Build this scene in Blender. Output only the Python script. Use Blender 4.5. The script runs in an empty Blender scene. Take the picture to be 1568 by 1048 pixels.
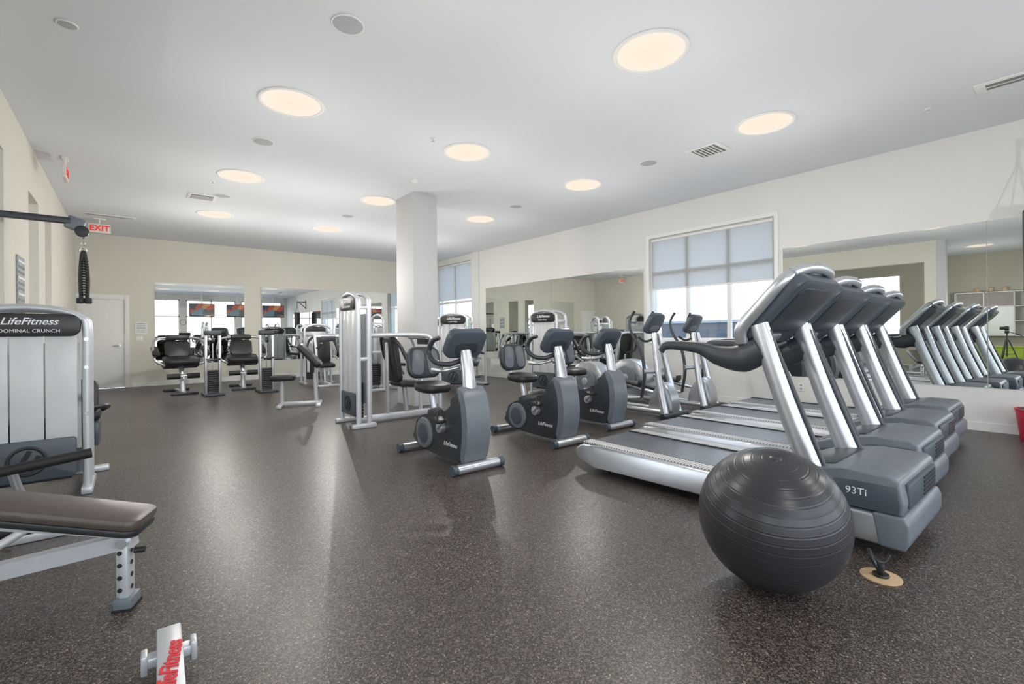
import bpy, bmesh, math, random
from mathutils import Vector, Matrix
random.seed(4)
S = bpy.context.scene
COL = S.collection
CEIL = 3.6; XR = 7.9; YB = 14.5; XL = -0.95; XA = -5.0; YF = -4.0
R = math.radians

# ---------------------------------------------------------------- materials
def newmat(name):
    m = bpy.data.materials.new(name); m.use_nodes = True
    nt = m.node_tree; b = nt.nodes['Principled BSDF']
    return m, nt, b
def pmat(name, col, rough=0.5, metal=0.0, var=0.06, scale=12, bump=0.0, emit=0.0, coat=0.0):
    m, nt, b = newmat(name)
    b.inputs['Roughness'].default_value = rough
    b.inputs['Metallic'].default_value = metal
    b.inputs['Coat Weight'].default_value = coat
    tc = nt.nodes.new('ShaderNodeTexCoord')
    n = nt.nodes.new('ShaderNodeTexNoise'); n.inputs['Scale'].default_value = scale
    n.inputs['Detail'].default_value = 3
    nt.links.new(tc.outputs['Object'], n.inputs['Vector'])
    r = nt.nodes.new('ShaderNodeValToRGB')
    c = Vector(col)
    r.color_ramp.elements[0].position = 0.3; r.color_ramp.elements[1].position = 0.7
    r.color_ramp.elements[0].color = (*(c*(1-var)), 1)
    r.color_ramp.elements[1].color = (*[min(1, v) for v in c*(1+var)], 1)
    nt.links.new(n.outputs['Fac'], r.inputs['Fac'])
    nt.links.new(r.outputs['Color'], b.inputs['Base Color'])
    if bump:
        n2 = nt.nodes.new('ShaderNodeTexNoise'); n2.inputs['Scale'].default_value = scale*12
        nt.links.new(tc.outputs['Object'], n2.inputs['Vector'])
        bp = nt.nodes.new('ShaderNodeBump'); bp.inputs['Strength'].default_value = bump
        bp.inputs['Distance'].default_value = 0.002
        nt.links.new(n2.outputs['Fac'], bp.inputs['Height'])
        nt.links.new(bp.outputs['Normal'], b.inputs['Normal'])
    if emit:
        nt.links.new(r.outputs['Color'], b.inputs['Emission Color'])
        b.inputs['Emission Strength'].default_value = emit
    return m
M = {}
M['wall'] = pmat('wall_paint_white', (.74, .735, .71), .75, var=.015, scale=1.2, bump=.05)
M['wallb'] = pmat('wall_paint_beige', (.71, .685, .60), .75, var=.02, scale=1.2, bump=.05)
M['wallg'] = pmat('wall_paint_taupe', (.46, .43, .35), .8, var=.02, scale=1.2)
M['ceil'] = pmat('ceiling_paint', (.73, .755, .79), .85, var=.012, scale=.8)
M['trim'] = pmat('trim_white', (.82, .82, .80), .5, var=.01)
M['col'] = pmat('column_paint', (.56, .56, .56), .7, var=.015, scale=1)
M['cubby'] = pmat('cubby_painted_shade', (.42, .38, .36), .6, var=.05)  # shade inside the white shelving, put into the back panel's colour
M['silver'] = pmat('silver_paint', (.58, .60, .63), .30, .78, var=.03)
M['chrome'] = pmat('chrome', (.75, .76, .78), .15, 1.0, var=.02)
M['white'] = pmat('silver_white_powder_coat', (.58, .60, .63), .33, .35, var=.02)
M['shroud'] = pmat('frosted_shroud', (.62, .64, .65), .3, var=.05, scale=4)
M['black'] = pmat('black_plastic', (.018, .019, .021), .38, var=.15)
M['vinyl'] = pmat('black_vinyl', (.018, .017, .017), .42, var=.15, scale=25, bump=.2)
M['vinyl2'] = pmat('brown_vinyl', (.085, .066, .055), .34, var=.1, scale=25, bump=.2)
M['slate'] = pmat('slate_plastic', (.062, .080, .100), .36, var=.05)
M['slate2'] = pmat('slate_plastic_light', (.145, .168, .195), .36, var=.05)
M['dark'] = pmat('charcoal_plastic', (.034, .040, .048), .38, var=.08)
M['belt'] = pmat('running_belt', (.11, .12, .14), .32, var=.1, scale=30)
M['ball'] = pmat('ball_rubber', (.030, .030, .035), .32, var=.08, scale=6)
M['red'] = pmat('red_plastic', (.6, .02, .06), .4)
M['redtxt'] = pmat('red_lettering', (.65, .02, .03), .5)
M['whitetxt'] = pmat('white_lettering', (.85, .86, .88), .5)
M['blackrub'] = pmat('black_rubber', (.013, .013, .014), .6)
M['tan'] = pmat('outlet_tan', (.55, .39, .22), .6)
M['paper'] = pmat('paper', (.8, .8, .78), .7)
M['blue'] = pmat('poster_blue', (.05, .16, .28), .5, var=.5, scale=9)
M['grey'] = pmat('grey_panel', (.33, .36, .38), .6, var=.2, scale=20)
M['lime'] = pmat('lime_paint', (.38, .50, .03), .5, var=.03)
M['vent'] = pmat('vent_dark', (.22, .22, .22), .7)
M['spk'] = pmat('speaker_grille', (.45, .46, .48), .7, var=.05, scale=60)
M['brick'] = pmat('facade', (.12, .12, .125), .8, var=.1, scale=.3)
M['leaf'] = pmat('foliage', (.05, .11, .03), .8, var=.5, scale=3)
M['trunk'] = pmat('bark', (.10, .07, .05), .8, var=.2)
M['pave'] = pmat('pavement', (.24, .24, .24), .8, var=.08, scale=.5)
M['exitface'] = pmat('exit_face', (.75, .70, .66), .5)
M['exitred'] = pmat('exit_red', (.75, .03, .02), .5, emit=.3)

def lamp_mat():
    m, nt, b = newmat('lamp_lens'); b.inputs['Base Color'].default_value = (.02, .02, .02, 1); b.inputs['Roughness'].default_value = .8
    b.inputs['Specular IOR Level'].default_value = 0
    tc = nt.nodes.new('ShaderNodeTexCoord'); g = nt.nodes.new('ShaderNodeTexGradient'); g.gradient_type = 'SPHERICAL'
    mp = nt.nodes.new('ShaderNodeMapping'); mp.inputs['Scale'].default_value = (2.6, 2.6, 2.6)
    nt.links.new(tc.outputs['Object'], mp.inputs[0]); nt.links.new(mp.outputs[0], g.inputs[0])
    r = nt.nodes.new('ShaderNodeValToRGB'); r.color_ramp.elements[0].color = (1, .87, .74, 1); r.color_ramp.elements[1].color = (1, .80, .65, 1)
    nt.links.new(g.outputs['Fac'], r.inputs['Fac']); nt.links.new(r.outputs[0], b.inputs['Emission Color']); b.inputs['Emission Strength'].default_value = .90
    return m
M['lamp'] = lamp_mat()
def screen_mat():
    m, nt, b = newmat('tv_picture'); b.inputs['Base Color'].default_value = (.02, .02, .02, 1); b.inputs['Roughness'].default_value = .25
    tc = nt.nodes.new('ShaderNodeTexCoord'); v = nt.nodes.new('ShaderNodeTexVoronoi'); v.inputs['Scale'].default_value = 3.4
    nt.links.new(tc.outputs['Object'], v.inputs['Vector'])
    s = nt.nodes.new('ShaderNodeSeparateColor'); nt.links.new(v.outputs['Color'], s.inputs[0])
    r = nt.nodes.new('ShaderNodeValToRGB'); r.color_ramp.interpolation = 'CONSTANT'
    r.color_ramp.elements[0].color = (.45, .07, .03, 1); r.color_ramp.elements[1].position = .8; r.color_ramp.elements[1].color = (.5, .5, .52, 1)
    for p, c in ((.3, (.04, .05, .07, 1)), (.5, (.6, .25, .08, 1)), (.65, (.1, .2, .25, 1))):
        e = r.color_ramp.elements.new(p); e.color = c
    nt.links.new(s.outputs[0], r.inputs[0]); nt.links.new(r.outputs[0], b.inputs['Emission Color']); b.inputs['Emission Strength'].default_value = .6
    return m
M['screen'] = screen_mat()
def dotted_rail():
    m, nt, b = newmat('studded_foot_rail')
    tc = nt.nodes.new('ShaderNodeTexCoord'); v = nt.nodes.new('ShaderNodeTexVoronoi')
    v.inputs['Scale'].default_value = 38; v.inputs['Randomness'].default_value = 0
    nt.links.new(tc.outputs['Object'], v.inputs['Vector'])
    r = nt.nodes.new('ShaderNodeValToRGB')
    r.color_ramp.elements[0].position = .28; r.color_ramp.elements[0].color = (.10, .10, .11, 1)
    r.color_ramp.elements[1].position = .34; r.color_ramp.elements[1].color = (.58, .58, .58, 1)
    nt.links.new(v.outputs['Distance'], r.inputs['Fac']); nt.links.new(r.outputs['Color'], b.inputs['Base Color'])
    b.inputs['Roughness'].default_value = .45
    return m
M['stud'] = dotted_rail()

def mirror_mat():
    m, nt, b = newmat('mirror_glass')
    b.inputs['Base Color'].default_value = (.80, .83, .81, 1)
    b.inputs['Metallic'].default_value = 1; b.inputs['Roughness'].default_value = 0.0
    n = nt.nodes.new('ShaderNodeTexNoise'); n.inputs['Scale'].default_value = 2
    r = nt.nodes.new('ShaderNodeMapRange'); r.inputs['To Min'].default_value = .0; r.inputs['To Max'].default_value = .006
    nt.links.new(n.outputs['Fac'], r.inputs['Value']); nt.links.new(r.outputs['Result'], b.inputs['Roughness'])
    return m
M['mirror'] = mirror_mat()
def glass_mat():
    m = bpy.data.materials.new('window_glass'); m.use_nodes = True; nt = m.node_tree
    nt.nodes.clear(); o = nt.nodes.new('ShaderNodeOutputMaterial')
    mx = nt.nodes.new('ShaderNodeMixShader'); t = nt.nodes.new('ShaderNodeBsdfTransparent'); g = nt.nodes.new('ShaderNodeBsdfGlossy')
    t.inputs['Color'].default_value = (.80, .84, .88, 1); g.inputs['Roughness'].default_value = .02
    mx.inputs['Fac'].default_value = .07
    nt.links.new(t.outputs[0], mx.inputs[1]); nt.links.new(g.outputs[0], mx.inputs[2]); nt.links.new(mx.outputs[0], o.inputs[0])
    return m
M['glass'] = glass_mat()
def shade_mat():
    m = bpy.data.materials.new('shade_fabric'); m.use_nodes = True; nt = m.node_tree
    nt.nodes.clear(); o = nt.nodes.new('ShaderNodeOutputMaterial')
    mx = nt.nodes.new('ShaderNodeMixShader'); t = nt.nodes.new('ShaderNodeBsdfTransparent'); g = nt.nodes.new('ShaderNodeBsdfTranslucent')
    mx2 = nt.nodes.new('ShaderNodeMixShader'); df = nt.nodes.new('ShaderNodeBsdfDiffuse'); df.inputs['Color'].default_value = (.72, .72, .71, 1)
    g.inputs['Color'].default_value = (.68, .68, .67, 1); t.inputs['Color'].default_value = (.86, .86, .84, 1)
    mx.inputs['Fac'].default_value = .78; mx2.inputs['Fac'].default_value = .35
    nt.links.new(t.outputs[0], mx.inputs[1]); nt.links.new(g.outputs[0], mx.inputs[2])
    nt.links.new(mx.outputs[0], mx2.inputs[1]); nt.links.new(df.outputs[0], mx2.inputs[2]); nt.links.new(mx2.outputs[0], o.inputs[0])
    return m
M['shade'] = shade_mat()

def floor_mat():
    m, nt, b = newmat('speckled_rubber_floor')
    tc = nt.nodes.new('ShaderNodeTexCoord')
    wn = nt.nodes.new('ShaderNodeTexNoise'); wn.inputs['Scale'].default_value = 80
    nt.links.new(tc.outputs['Object'], wn.inputs['Vector'])
    wm = nt.nodes.new('ShaderNodeVectorMath'); wm.operation = 'SCALE'; wm.inputs['Scale'].default_value = .018
    nt.links.new(wn.outputs['Color'], wm.inputs[0])
    wa = nt.nodes.new('ShaderNodeVectorMath'); wa.operation = 'ADD'
    nt.links.new(tc.outputs['Object'], wa.inputs[0]); nt.links.new(wm.outputs[0], wa.inputs[1])
    def fleck(scale, lo, dist, off):
        mp = nt.nodes.new('ShaderNodeMapping'); mp.inputs['Location'].default_value = off
        nt.links.new(wa.outputs[0], mp.inputs['Vector'])
        v = nt.nodes.new('ShaderNodeTexVoronoi'); v.inputs['Scale'].default_value = scale
        nt.links.new(mp.outputs[0], v.inputs['Vector'])
        s = nt.nodes.new('ShaderNodeSeparateColor'); nt.links.new(v.outputs['Color'], s.inputs['Color'])
        a = nt.nodes.new('ShaderNodeMath'); a.operation = 'GREATER_THAN'; a.inputs[1].default_value = lo
        nt.links.new(s.outputs[0], a.inputs[0])
        d = nt.nodes.new('ShaderNodeMath'); d.operation = 'LESS_THAN'; d.inputs[1].default_value = dist
        nt.links.new(v.outputs['Distance'], d.inputs[0])
        mu = nt.nodes.new('ShaderNodeMath'); mu.operation = 'MULTIPLY'
        nt.links.new(a.outputs[0], mu.inputs[0]); nt.links.new(d.outputs[0], mu.inputs[1])
        return mu.outputs[0]
    f1 = fleck(150, .60, .52, (0, 0, 0)); f2 = fleck(180, .60, .52, (3.1, 1.7, 0)); f3 = fleck(120, .90, .42, (7.7, 5.2, 0))
    n = nt.nodes.new('ShaderNodeTexNoise'); n.inputs['Scale'].default_value = .7; n.inputs['Detail'].default_value = 4
    nt.links.new(tc.outputs['Object'], n.inputs['Vector'])
    r = nt.nodes.new('ShaderNodeValToRGB')
    r.color_ramp.elements[0].color = (.027, .021, .018, 1); r.color_ramp.elements[1].color = (.037, .030, .027, 1)
    nt.links.new(n.outputs['Fac'], r.inputs['Fac'])
    cur = r.outputs['Color']
    for f, c in ((f1, (.165, .120, .090, 1)), (f2, (.125, .112, .108, 1)), (f3, (.30, .25, .20, 1))):
        mx = nt.nodes.new('ShaderNodeMix'); mx.data_type = 'RGBA'
        nt.links.new(f, mx.inputs[0]); nt.links.new(cur, mx.inputs[6]); mx.inputs[7].default_value = c
        cur = mx.outputs[2]
    nt.links.new(cur, b.inputs['Base Color'])
    mr = nt.nodes.new('ShaderNodeMapRange'); mr.inputs['To Min'].default_value = .30; mr.inputs['To Max'].default_value = .42
    nt.links.new(n.outputs['Fac'], mr.inputs['Value']); nt.links.new(mr.outputs['Result'], b.inputs['Roughness'])
    b.inputs['Specular IOR Level'].default_value = .5
    return m
M['floor'] = floor_mat()

# ---------------------------------------------------------------- helpers
def empty(name, loc=(0, 0, 0), rz=0):
    o = bpy.data.objects.new(name, None); COL.objects.link(o)
    o.location = loc; o.rotation_euler = (0, 0, R(rz)); o.empty_display_size = .2
    return o
def finish(name, bm, mat, parent=None, smooth=True, ang=35):
    bmesh.ops.recalc_face_normals(bm, faces=bm.faces)
    me = bpy.data.meshes.new(name); bm.to_mesh(me); bm.free()
    if isinstance(mat, str): mat = M[mat]
    me.materials.append(mat)
    if smooth:
        for p in me.polygons: p.use_smooth = True
        me.set_sharp_from_angle(angle=R(ang))
    o = bpy.data.objects.new(name, me); COL.objects.link(o)
    if parent: o.parent = parent
    return o
def box(name, c, s, mat, parent=None, rot=(0, 0, 0), bev=0.0, seg=2):
    bm = bmesh.new(); bmesh.ops.create_cube(bm, size=1)
    bmesh.ops.scale(bm, vec=s, verts=bm.verts)
    if bev: bmesh.ops.bevel(bm, geom=bm.edges[:], offset=min(bev, min(s)*.49), segments=seg, profile=.5, affect='EDGES')
    m = Matrix.Translation(c) @ (Matrix.Rotation(R(rot[2]), 4, 'Z') @ Matrix.Rotation(R(rot[1]), 4, 'Y') @ Matrix.Rotation(R(rot[0]), 4, 'X'))
    bmesh.ops.transform(bm, matrix=m, verts=bm.verts)
    return finish(name, bm, mat, parent)
def bx(name, a, b, mat, parent=None, bev=0):
    return box(name, [(a[i]+b[i])/2 for i in range(3)], [abs(b[i]-a[i]) for i in range(3)], mat, parent, bev=bev)
def catmull(pts, k=6):
    P = [Vector(p) for p in pts]
    if len(P) < 3: return P, [i for i in range(len(P))]
    out = []; par = []
    for i in range(len(P)-1):
        p0 = P[max(i-1, 0)]; p1 = P[i]; p2 = P[i+1]; p3 = P[min(i+2, len(P)-1)]
        for j in range(k):
            t = j/k
            out.append(.5*((2*p1)+(-p0+p2)*t+(2*p0-5*p1+4*p2-p3)*t*t+(-p0+3*p1-3*p2+p3)*t**3)); par.append(i+t)
    out.append(P[-1]); par.append(len(P)-1)
    return out, par
def tube(name, pts, r, mat, parent=None, curve=True, n=14, flat=1.0, ref=(1, 0, 0), cap=True):
    if curve: P, par = catmull(pts)
    else: P = [Vector(p) for p in pts]; par = list(range(len(P)))
    def rad(t):
        if isinstance(r, (int, float)): return r
        i = min(int(t), len(r)-2); return r[i]+(r[i+1]-r[i])*(t-i)
    bm = bmesh.new(); rings = []; N = None
    for i, p in enumerate(P):
        T = (P[min(i+1, len(P)-1)]-P[max(i-1, 0)]).normalized()
        if N is None:
            N = Vector(ref)
            if abs(N.dot(T)) > .9: N = Vector((0, 0, 1)) if abs(T.z) < .9 else Vector((0, 1, 0))
        N = (N-T*N.dot(T)).normalized(); B = T.cross(N)
        q = rad(par[i]); ring = []
        for k in range(n):
            a = 2*math.pi*k/n+(math.pi/4 if n == 4 else 0)
            ring.append(bm.verts.new(p+N*math.cos(a)*q*flat+B*math.sin(a)*q))
        rings.append(ring)
    for a, b in zip(rings, rings[1:]):
        for k in range(n): bm.faces.new((a[k], a[(k+1) % n], b[(k+1) % n], b[k]))
    if cap: bm.faces.new(rings[0][::-1]); bm.faces.new(rings[-1])
    return finish(name, bm, mat, parent, ang=50)
def cyl(name, p0, p1, r, mat, parent=None, r2=None, n=28, bev=0):
    bm = bmesh.new(); p0 = Vector(p0); p1 = Vector(p1); L = (p1-p0).length
    bmesh.ops.create_cone(bm, cap_ends=True, segments=n, radius1=r, radius2=r if r2 is None else r2, depth=L)
    if bev:
        es = [e for e in bm.edges if abs(e.verts[0].co.z-e.verts[1].co.z) < 1e-5]
        bmesh.ops.bevel(bm, geom=es, offset=bev, segments=3, profile=.5, affect='EDGES')
    q = (p1-p0).to_track_quat('Z', 'Y').to_matrix().to_4x4()
    bmesh.ops.transform(bm, matrix=Matrix.Translation((p0+p1)/2) @ q, verts=bm.verts)
    return finish(name, bm, mat, parent)
def prism(name, prof, x0, x1, mat, parent=None, bev=0.0, seg=2, smoothpts=False):
    if smoothpts:
        c, _ = catmull([(0, *p) for p in prof]+[(0, *prof[0])], 4); prof = [(v.y, v.z) for v in c[:-1]]
    bm = bmesh.new(); a = [bm.verts.new((x0, *p)) for p in prof]; b = [bm.verts.new((x1, *p)) for p in prof]
    n = len(prof); fa = bm.faces.new(a); fb = bm.faces.new(b[::-1])
    for i in range(n): bm.faces.new((a[i], b[i], b[(i+1) % n], a[(i+1) % n]))
    if bev:
        es = list(fa.edges)+list(fb.edges)
        if not smoothpts: es = bm.edges[:]
        bmesh.ops.bevel(bm, geom=es, offset=bev, segments=seg, profile=.5, affect='EDGES')
    return finish(name, bm, mat, parent)
def rplate(name, w, l, th, rad, mtx, mat, parent=None, bev=.01):
    bm = bmesh.new(); vs = []
    for cx, cy, a0 in ((w/2-rad, l/2-rad, 0), (-w/2+rad, l/2-rad, 90), (-w/2+rad, -l/2+rad, 180), (w/2-rad, -l/2+rad, 270)):
        for k in range(7):
            a = R(a0+15*k); vs.append(bm.verts.new((cx+rad*math.cos(a), cy+rad*math.sin(a), -th/2)))
    f = bm.faces.new(vs); ex = bmesh.ops.extrude_face_region(bm, geom=[f])
    up = [v for v in ex['geom'] if isinstance(v, bmesh.types.BMVert)]
    bmesh.ops.translate(bm, vec=(0, 0, th), verts=up)
    if bev:
        es = [e for e in bm.edges if abs(e.verts[0].co.z-e.verts[1].co.z) < 1e-6]
        bmesh.ops.bevel(bm, geom=es, offset=bev, segments=2, profile=.5, affect='EDGES')
    bmesh.ops.transform(bm, matrix=mtx, verts=bm.verts)
    return finish(name, bm, mat, parent)
def mx(loc, rot=(0, 0, 0)):
    return Matrix.Translation(loc) @ (Matrix.Rotation(R(rot[2]), 4, 'Z') @ Matrix.Rotation(R(rot[1]), 4, 'Y') @ Matrix.Rotation(R(rot[0]), 4, 'X'))
def ring(name, c, r, w, mat, parent=None, axis='Z', h=None, n=48):
    bm = bmesh.new(); k = 10; rings = []
    h = h or w
    for i in range(n):
        a = 2*math.pi*i/n; rr = []
        for j in range(k):
            b = 2*math.pi*j/k; q = r+w*math.cos(b)
            rr.append(bm.verts.new((q*math.cos(a), q*math.sin(a), h*math.sin(b))))
        rings.append(rr)
    for i in range(n):
        A = rings[i]; B = rings[(i+1) % n]
        for j in range(k): bm.faces.new((A[j], A[(j+1) % k], B[(j+1) % k], B[j]))
    rot = {'Z': (0, 0, 0), 'X': (0, 90, 0), 'Y': (90, 0, 0)}[axis]
    bmesh.ops.transform(bm, matrix=mx(c, rot), verts=bm.verts)
    return finish(name, bm, mat, parent, ang=60)
def text(name, body, size, mtx, mat, parent, ital=0.0, bold=0.0):
    cu = bpy.data.curves.new(name, 'FONT'); cu.body = body; cu.size = size; cu.extrude = .001; cu.shear = ital
    cu.offset = bold; cu.align_x = 'CENTER'; cu.align_y = 'CENTER'; cu.resolution_u = 3
    cu.materials.append(M[mat]); o = bpy.data.objects.new(name, cu); COL.objects.link(o)
    dg = bpy.context.evaluated_depsgraph_get(); me = bpy.data.meshes.new_from_object(o.evaluated_get(dg))
    bpy.data.objects.remove(o); me.transform(mtx)
    if not me.materials: me.materials.append(M[mat])
    o = bpy.data.objects.new(name, me); COL.objects.link(o); o.parent = parent
    return o
def dup(root, loc, rz=None):
    e = empty(root.name.split('.')[0], loc, 0)
    e.rotation_euler = root.rotation_euler.copy()
    if rz is not None: e.rotation_euler = (0, 0, R(rz))
    for c in root.children:
        o = bpy.data.objects.new(c.name.split('.')[0], c.data); COL.objects.link(o); o.parent = e
    return e
def wall_y(name, x0, x1, y0, y1, z0, z1, holes, mat):
    bm = bmesh.new()
    ys = sorted({y0, y1, *[h[0] for h in holes], *[h[1] for h in holes]}); zs = sorted({z0, z1, *[h[2] for h in holes], *[h[3] for h in holes]})
    for a, b in zip(ys, ys[1:]):
        for c, d in zip(zs, zs[1:]):
            my = (a+b)/2; mz = (c+d)/2
            if any(h[0] < my < h[1] and h[2] < mz < h[3] for h in holes): continue
            bmesh.ops.create_cube(bm, size=1, matrix=Matrix.Translation(((x0+x1)/2, my, mz)) @ Matrix.Diagonal((x1-x0, b-a, d-c, 1)))
    return finish(name, bm, mat, smooth=False)
def wall_x(name, y0, y1, x0, x1, z0, z1, holes, mat):
    bm = bmesh.new()
    xs = sorted({x0, x1, *[h[0] for h in holes], *[h[1] for h in holes]}); zs = sorted({z0, z1, *[h[2] for h in holes], *[h[3] for h in holes]})
    for a, b in zip(xs, xs[1:]):
        for c, d in zip(zs, zs[1:]):
            mxx = (a+b)/2; mz = (c+d)/2
            if any(h[0] < mxx < h[1] and h[2] < mz < h[3] for h in holes): continue
            bmesh.ops.create_cube(bm, size=1, matrix=Matrix.Translation((mxx, (y0+y1)/2, mz)) @ Matrix.Diagonal((b-a, y1-y0, d-c, 1)))
    return finish(name, bm, mat, smooth=False)

# ---------------------------------------------------------------- room shell
bx('floor', (XA-.2, YF-.2, -.15), (XR+.25, YB+.25, 0), 'floor')
bx('ceiling', (XA-.2, YF-.2, CEIL), (XR+.25, YB+.25, CEIL+.2), 'ceil')
W1 = (3.145, 5.45, 1.05, 3.03); W2 = (11.6, 13.65, 0.0, 3.42)
wall_y('wall_right', XR, XR+.25, YF, YB+.2, 0, CEIL, [W1, W2], 'wall')
wall_x('wall_back', YB, YB+.2, XA, XR, 0, CEIL, [(-1.0, -.08, 0, 2.12)], 'wallb')
wall_y('wall_left', XL-.25, XL, 2.6, YB, 0, CEIL, [(2.85, 6.66, 0, 3.05), (8.1, 8.9, 0, 3.0), (9.5, 10.2, 0, 3.0)], 'wallb')
wall_y('wall_alcove', XA-.2, XA, YF, YB, 0, CEIL, [(-3.4, -.2, .9, 3.1), (4.2, 8.2, .9, 3.1)], 'wallg')
GW = [(-4.6, -1.4, .1, 3.3), (-1.1, 2.2, .1, 3.3), (2.5, 5.0, .1, 3.3), (5.3, 7.6, .1, 3.3)]
wall_x('wall_front', YF-.2, YF, XA, XR, 0, CEIL, GW, 'wall')
bx('column', (3.68, 7.14, 0), (4.14, 7.78, CEIL), 'col', bev=.006)
bx('trim_5', (XR-.06, 11.2, 0), (XR-.001, 11.56, CEIL), 'wall')
bx('baseboard_right', (XR-.015, YF, 0), (XR, 11.2, .1), 'trim')
bx('baseboard_back', (0.02, YB-.015, 0), (XR, YB, .1), 'trim')
bx('baseboard_left', (XL, 10.2, 0), (XL+.015, YB, .1), 'trim')
bx('baseboard_left', (XL, 6.66, 0), (XL+.015, 8.1, .1), 'trim')
bx('baseboard_left', (XL, 8.9, 0), (XL+.015, 9.5, .1), 'trim')

def window_unit(name, y0, y1, z0, z1, cols, tz, x=XR+.06, shade_to=None):
    e = empty(name, (x, 0, 0)); f = .05
    for nm, a, b in (('frame_bottom', (0, y0, z0), (.07, y1, z0+f)), ('frame_top', (0, y0, z1-f), (.07, y1, z1)),
                     ('frame_side_1', (0, y0, z0+f), (.07, y0+f, z1-f)), ('frame_side_2', (0, y1-f, z0+f), (.07, y1, z1-f))):
        bx(nm, a, b, 'trim', e, bev=.004)
    for i in range(1, cols):
        yy = y0+(y1-y0)*i/cols; bx('mullion_%d' % i, (.005, yy-.035, z0+f), (.065, yy+.035, z1-f), 'trim', e, bev=.004)
    for k, t in enumerate(tz): bx('transom_%d' % k, (.008, y0+f, t-.035), (.062, y1-f, t+.035), 'trim', e, bev=.004)
    bx('glass', (.03, y0+f, z0+f), (.036, y1-f, z1-f), 'glass', e)
    if shade_to:
        bx('shade', (-.012, y0+.03, shade_to), (-.008, y1-.03, z1-.05), 'shade', e)
        bx('shade_hem', (-.018, y0+.03, shade_to-.03), (-.004, y1-.03, shade_to), 'trim', e, bev=.004)
        cyl('shade_roller', (-.012, y0+.03, z1-.04), (-.012, y1-.03, z1-.04), .028, 'trim', e)
    return e
window_unit('window_1', *W1, 3, (2.35,), shade_to=2.05)
window_unit('window_2', *W2, 2, (2.2,), shade_to=2.3)
for nm, a, b in (('trim_1', (XR-.02, W1[0]-.06, W1[2]-.06), (XR, W1[1]+.06, W1[2])), ('trim_2', (XR-.02, W1[0]-.06, W1[3]), (XR, W1[1]+.06, W1[3]+.06)),
                 ('trim_3', (XR-.02, W1[0]-.06, W1[2]), (XR, W1[0], W1[3])), ('trim_4', (XR-.02, W1[1], W1[2]), (XR, W1[1]+.06, W1[3]))):
    bx(nm, a, b, 'trim')
for i, g in enumerate(GW):
    e = empty('window_%d' % (i+3), (0, YF-.1, 0))
    for nm, a, b in (('frame_1', (g[0], 0, g[2]), (g[1], .06, g[2]+.06)), ('frame_2', (g[0], 0, g[3]-.06), (g[1], .06, g[3])),
                     ('frame_3', (g[0], 0, g[2]), (g[0]+.06, .06, g[3])), ('frame_4', (g[1]-.06, 0, g[2]), (g[1], .06, g[3])),
                     ('mullion', ((g[0]+g[1])/2-.03, 0, g[2]), ((g[0]+g[1])/2+.03, .06, g[3])), ('transom', (g[0], 0, 2.3), (g[1], .06, 2.36))):
        bx(nm, a, b, 'trim', e)

def mirror(name, a, b): return bx(name, a, b, 'mirror')
mirror('wall_mirror', (XR-.012, .78, .52), (XR-.001, 3.02, 2.5)); mirror('wall_mirror', (XR-.012, -2.5, .52), (XR-.001, .772, 2.5))
mirror('wall_mirror', (XR-.012, 5.58, .52), (XR-.001, 8.22, 2.5)); mirror('wall_mirror', (XR-.012, 8.228, .52), (XR-.001, 10.9, 2.5))
mirror('wall_mirror', (.47, YB-.012, .52), (2.4, YB-.001, 2.55))
mirror('wall_mirror', (2.8, YB-.012, .52), (5.0, YB-.001, 2.55)); mirror('wall_mirror', (5.008, YB-.012, .52), (7.3, YB-.001, 2.55))

# back door
d = empty('door_1', (0, YB, 0))
bx('leaf', (-.97, .02, .01), (-.11, .07, 2.09), 'trim', d, bev=.004)
bx('jamb_left', (-1.06, -.02, 0), (-.97, .1, 2.2), 'trim', d, bev=.004); bx('jamb_right', (-.11, -.02, 0), (-.02, .1, 2.2), 'trim', d, bev=.004)
bx('head', (-.97, -.02, 2.09), (-.11, .1, 2.2), 'trim', d, bev=.004)
cyl('handle_rose', (-.2, .02, 1.0), (-.2, -.01, 1.0), .028, 'chrome', d); tube('lever', [(-.2, -.01, 1), (-.2, -.05, 1), (-.32, -.055, 1)], .01, 'chrome', d)
for k, z in enumerate((.25, 1.05, 1.85)): cyl('hinge_%d' % k, (-.975, -.005, z), (-.975, -.005, z+.1), .01, 'chrome', d)
n = empty('wall_notice', (.2, YB-.01, 1.42)); box('sheet', (0, 0, 0), (.24, .006, .3), 'paper', n)
for k in range(6): box('line_%d' % k, (0, -.004, .1-.04*k), (.17, .001, .012), 'grey' if k else 'blue', n)
sw = empty('light_switch', (.16, YB-.01, 1.15)); box('plate', (0, 0, 0), (.14, .01, .12), 'trim', sw, bev=.003); box('rocker_1', (-.03, -.008, 0), (.03, .008, .06), 'trim', sw, bev=.002); box('rocker_2', (.03, -.008, 0), (.03, .008, .06), 'trim', sw, bev=.002)
n = empty('wall_poster', (XL+.01, 7.46, 1.8)); box('board', (0, 0, 0), (.015, .42, .62), 'grey', n, bev=.003)
for k in range(9): box('row_%d' % k, (.009, 0, .25-.06*k), (.002, .36, .025), 'paper' if k % 3 == 0 else 'slate', n)
n = empty('wall_clock', (2.35, YF+.02, 2.0)); cyl('face', (0, -.018, 0), (0, .01, 0), .14, 'paper', n, n=40); ring('rim', (0, .01, 0), .14, .012, 'dark', n, axis='Y'); box('hand_1', (0, .014, .04), (.01, .004, .09), 'black', n); box('hand_2', (.03, .014, 0), (.07, .004, .01), 'black', n)
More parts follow.
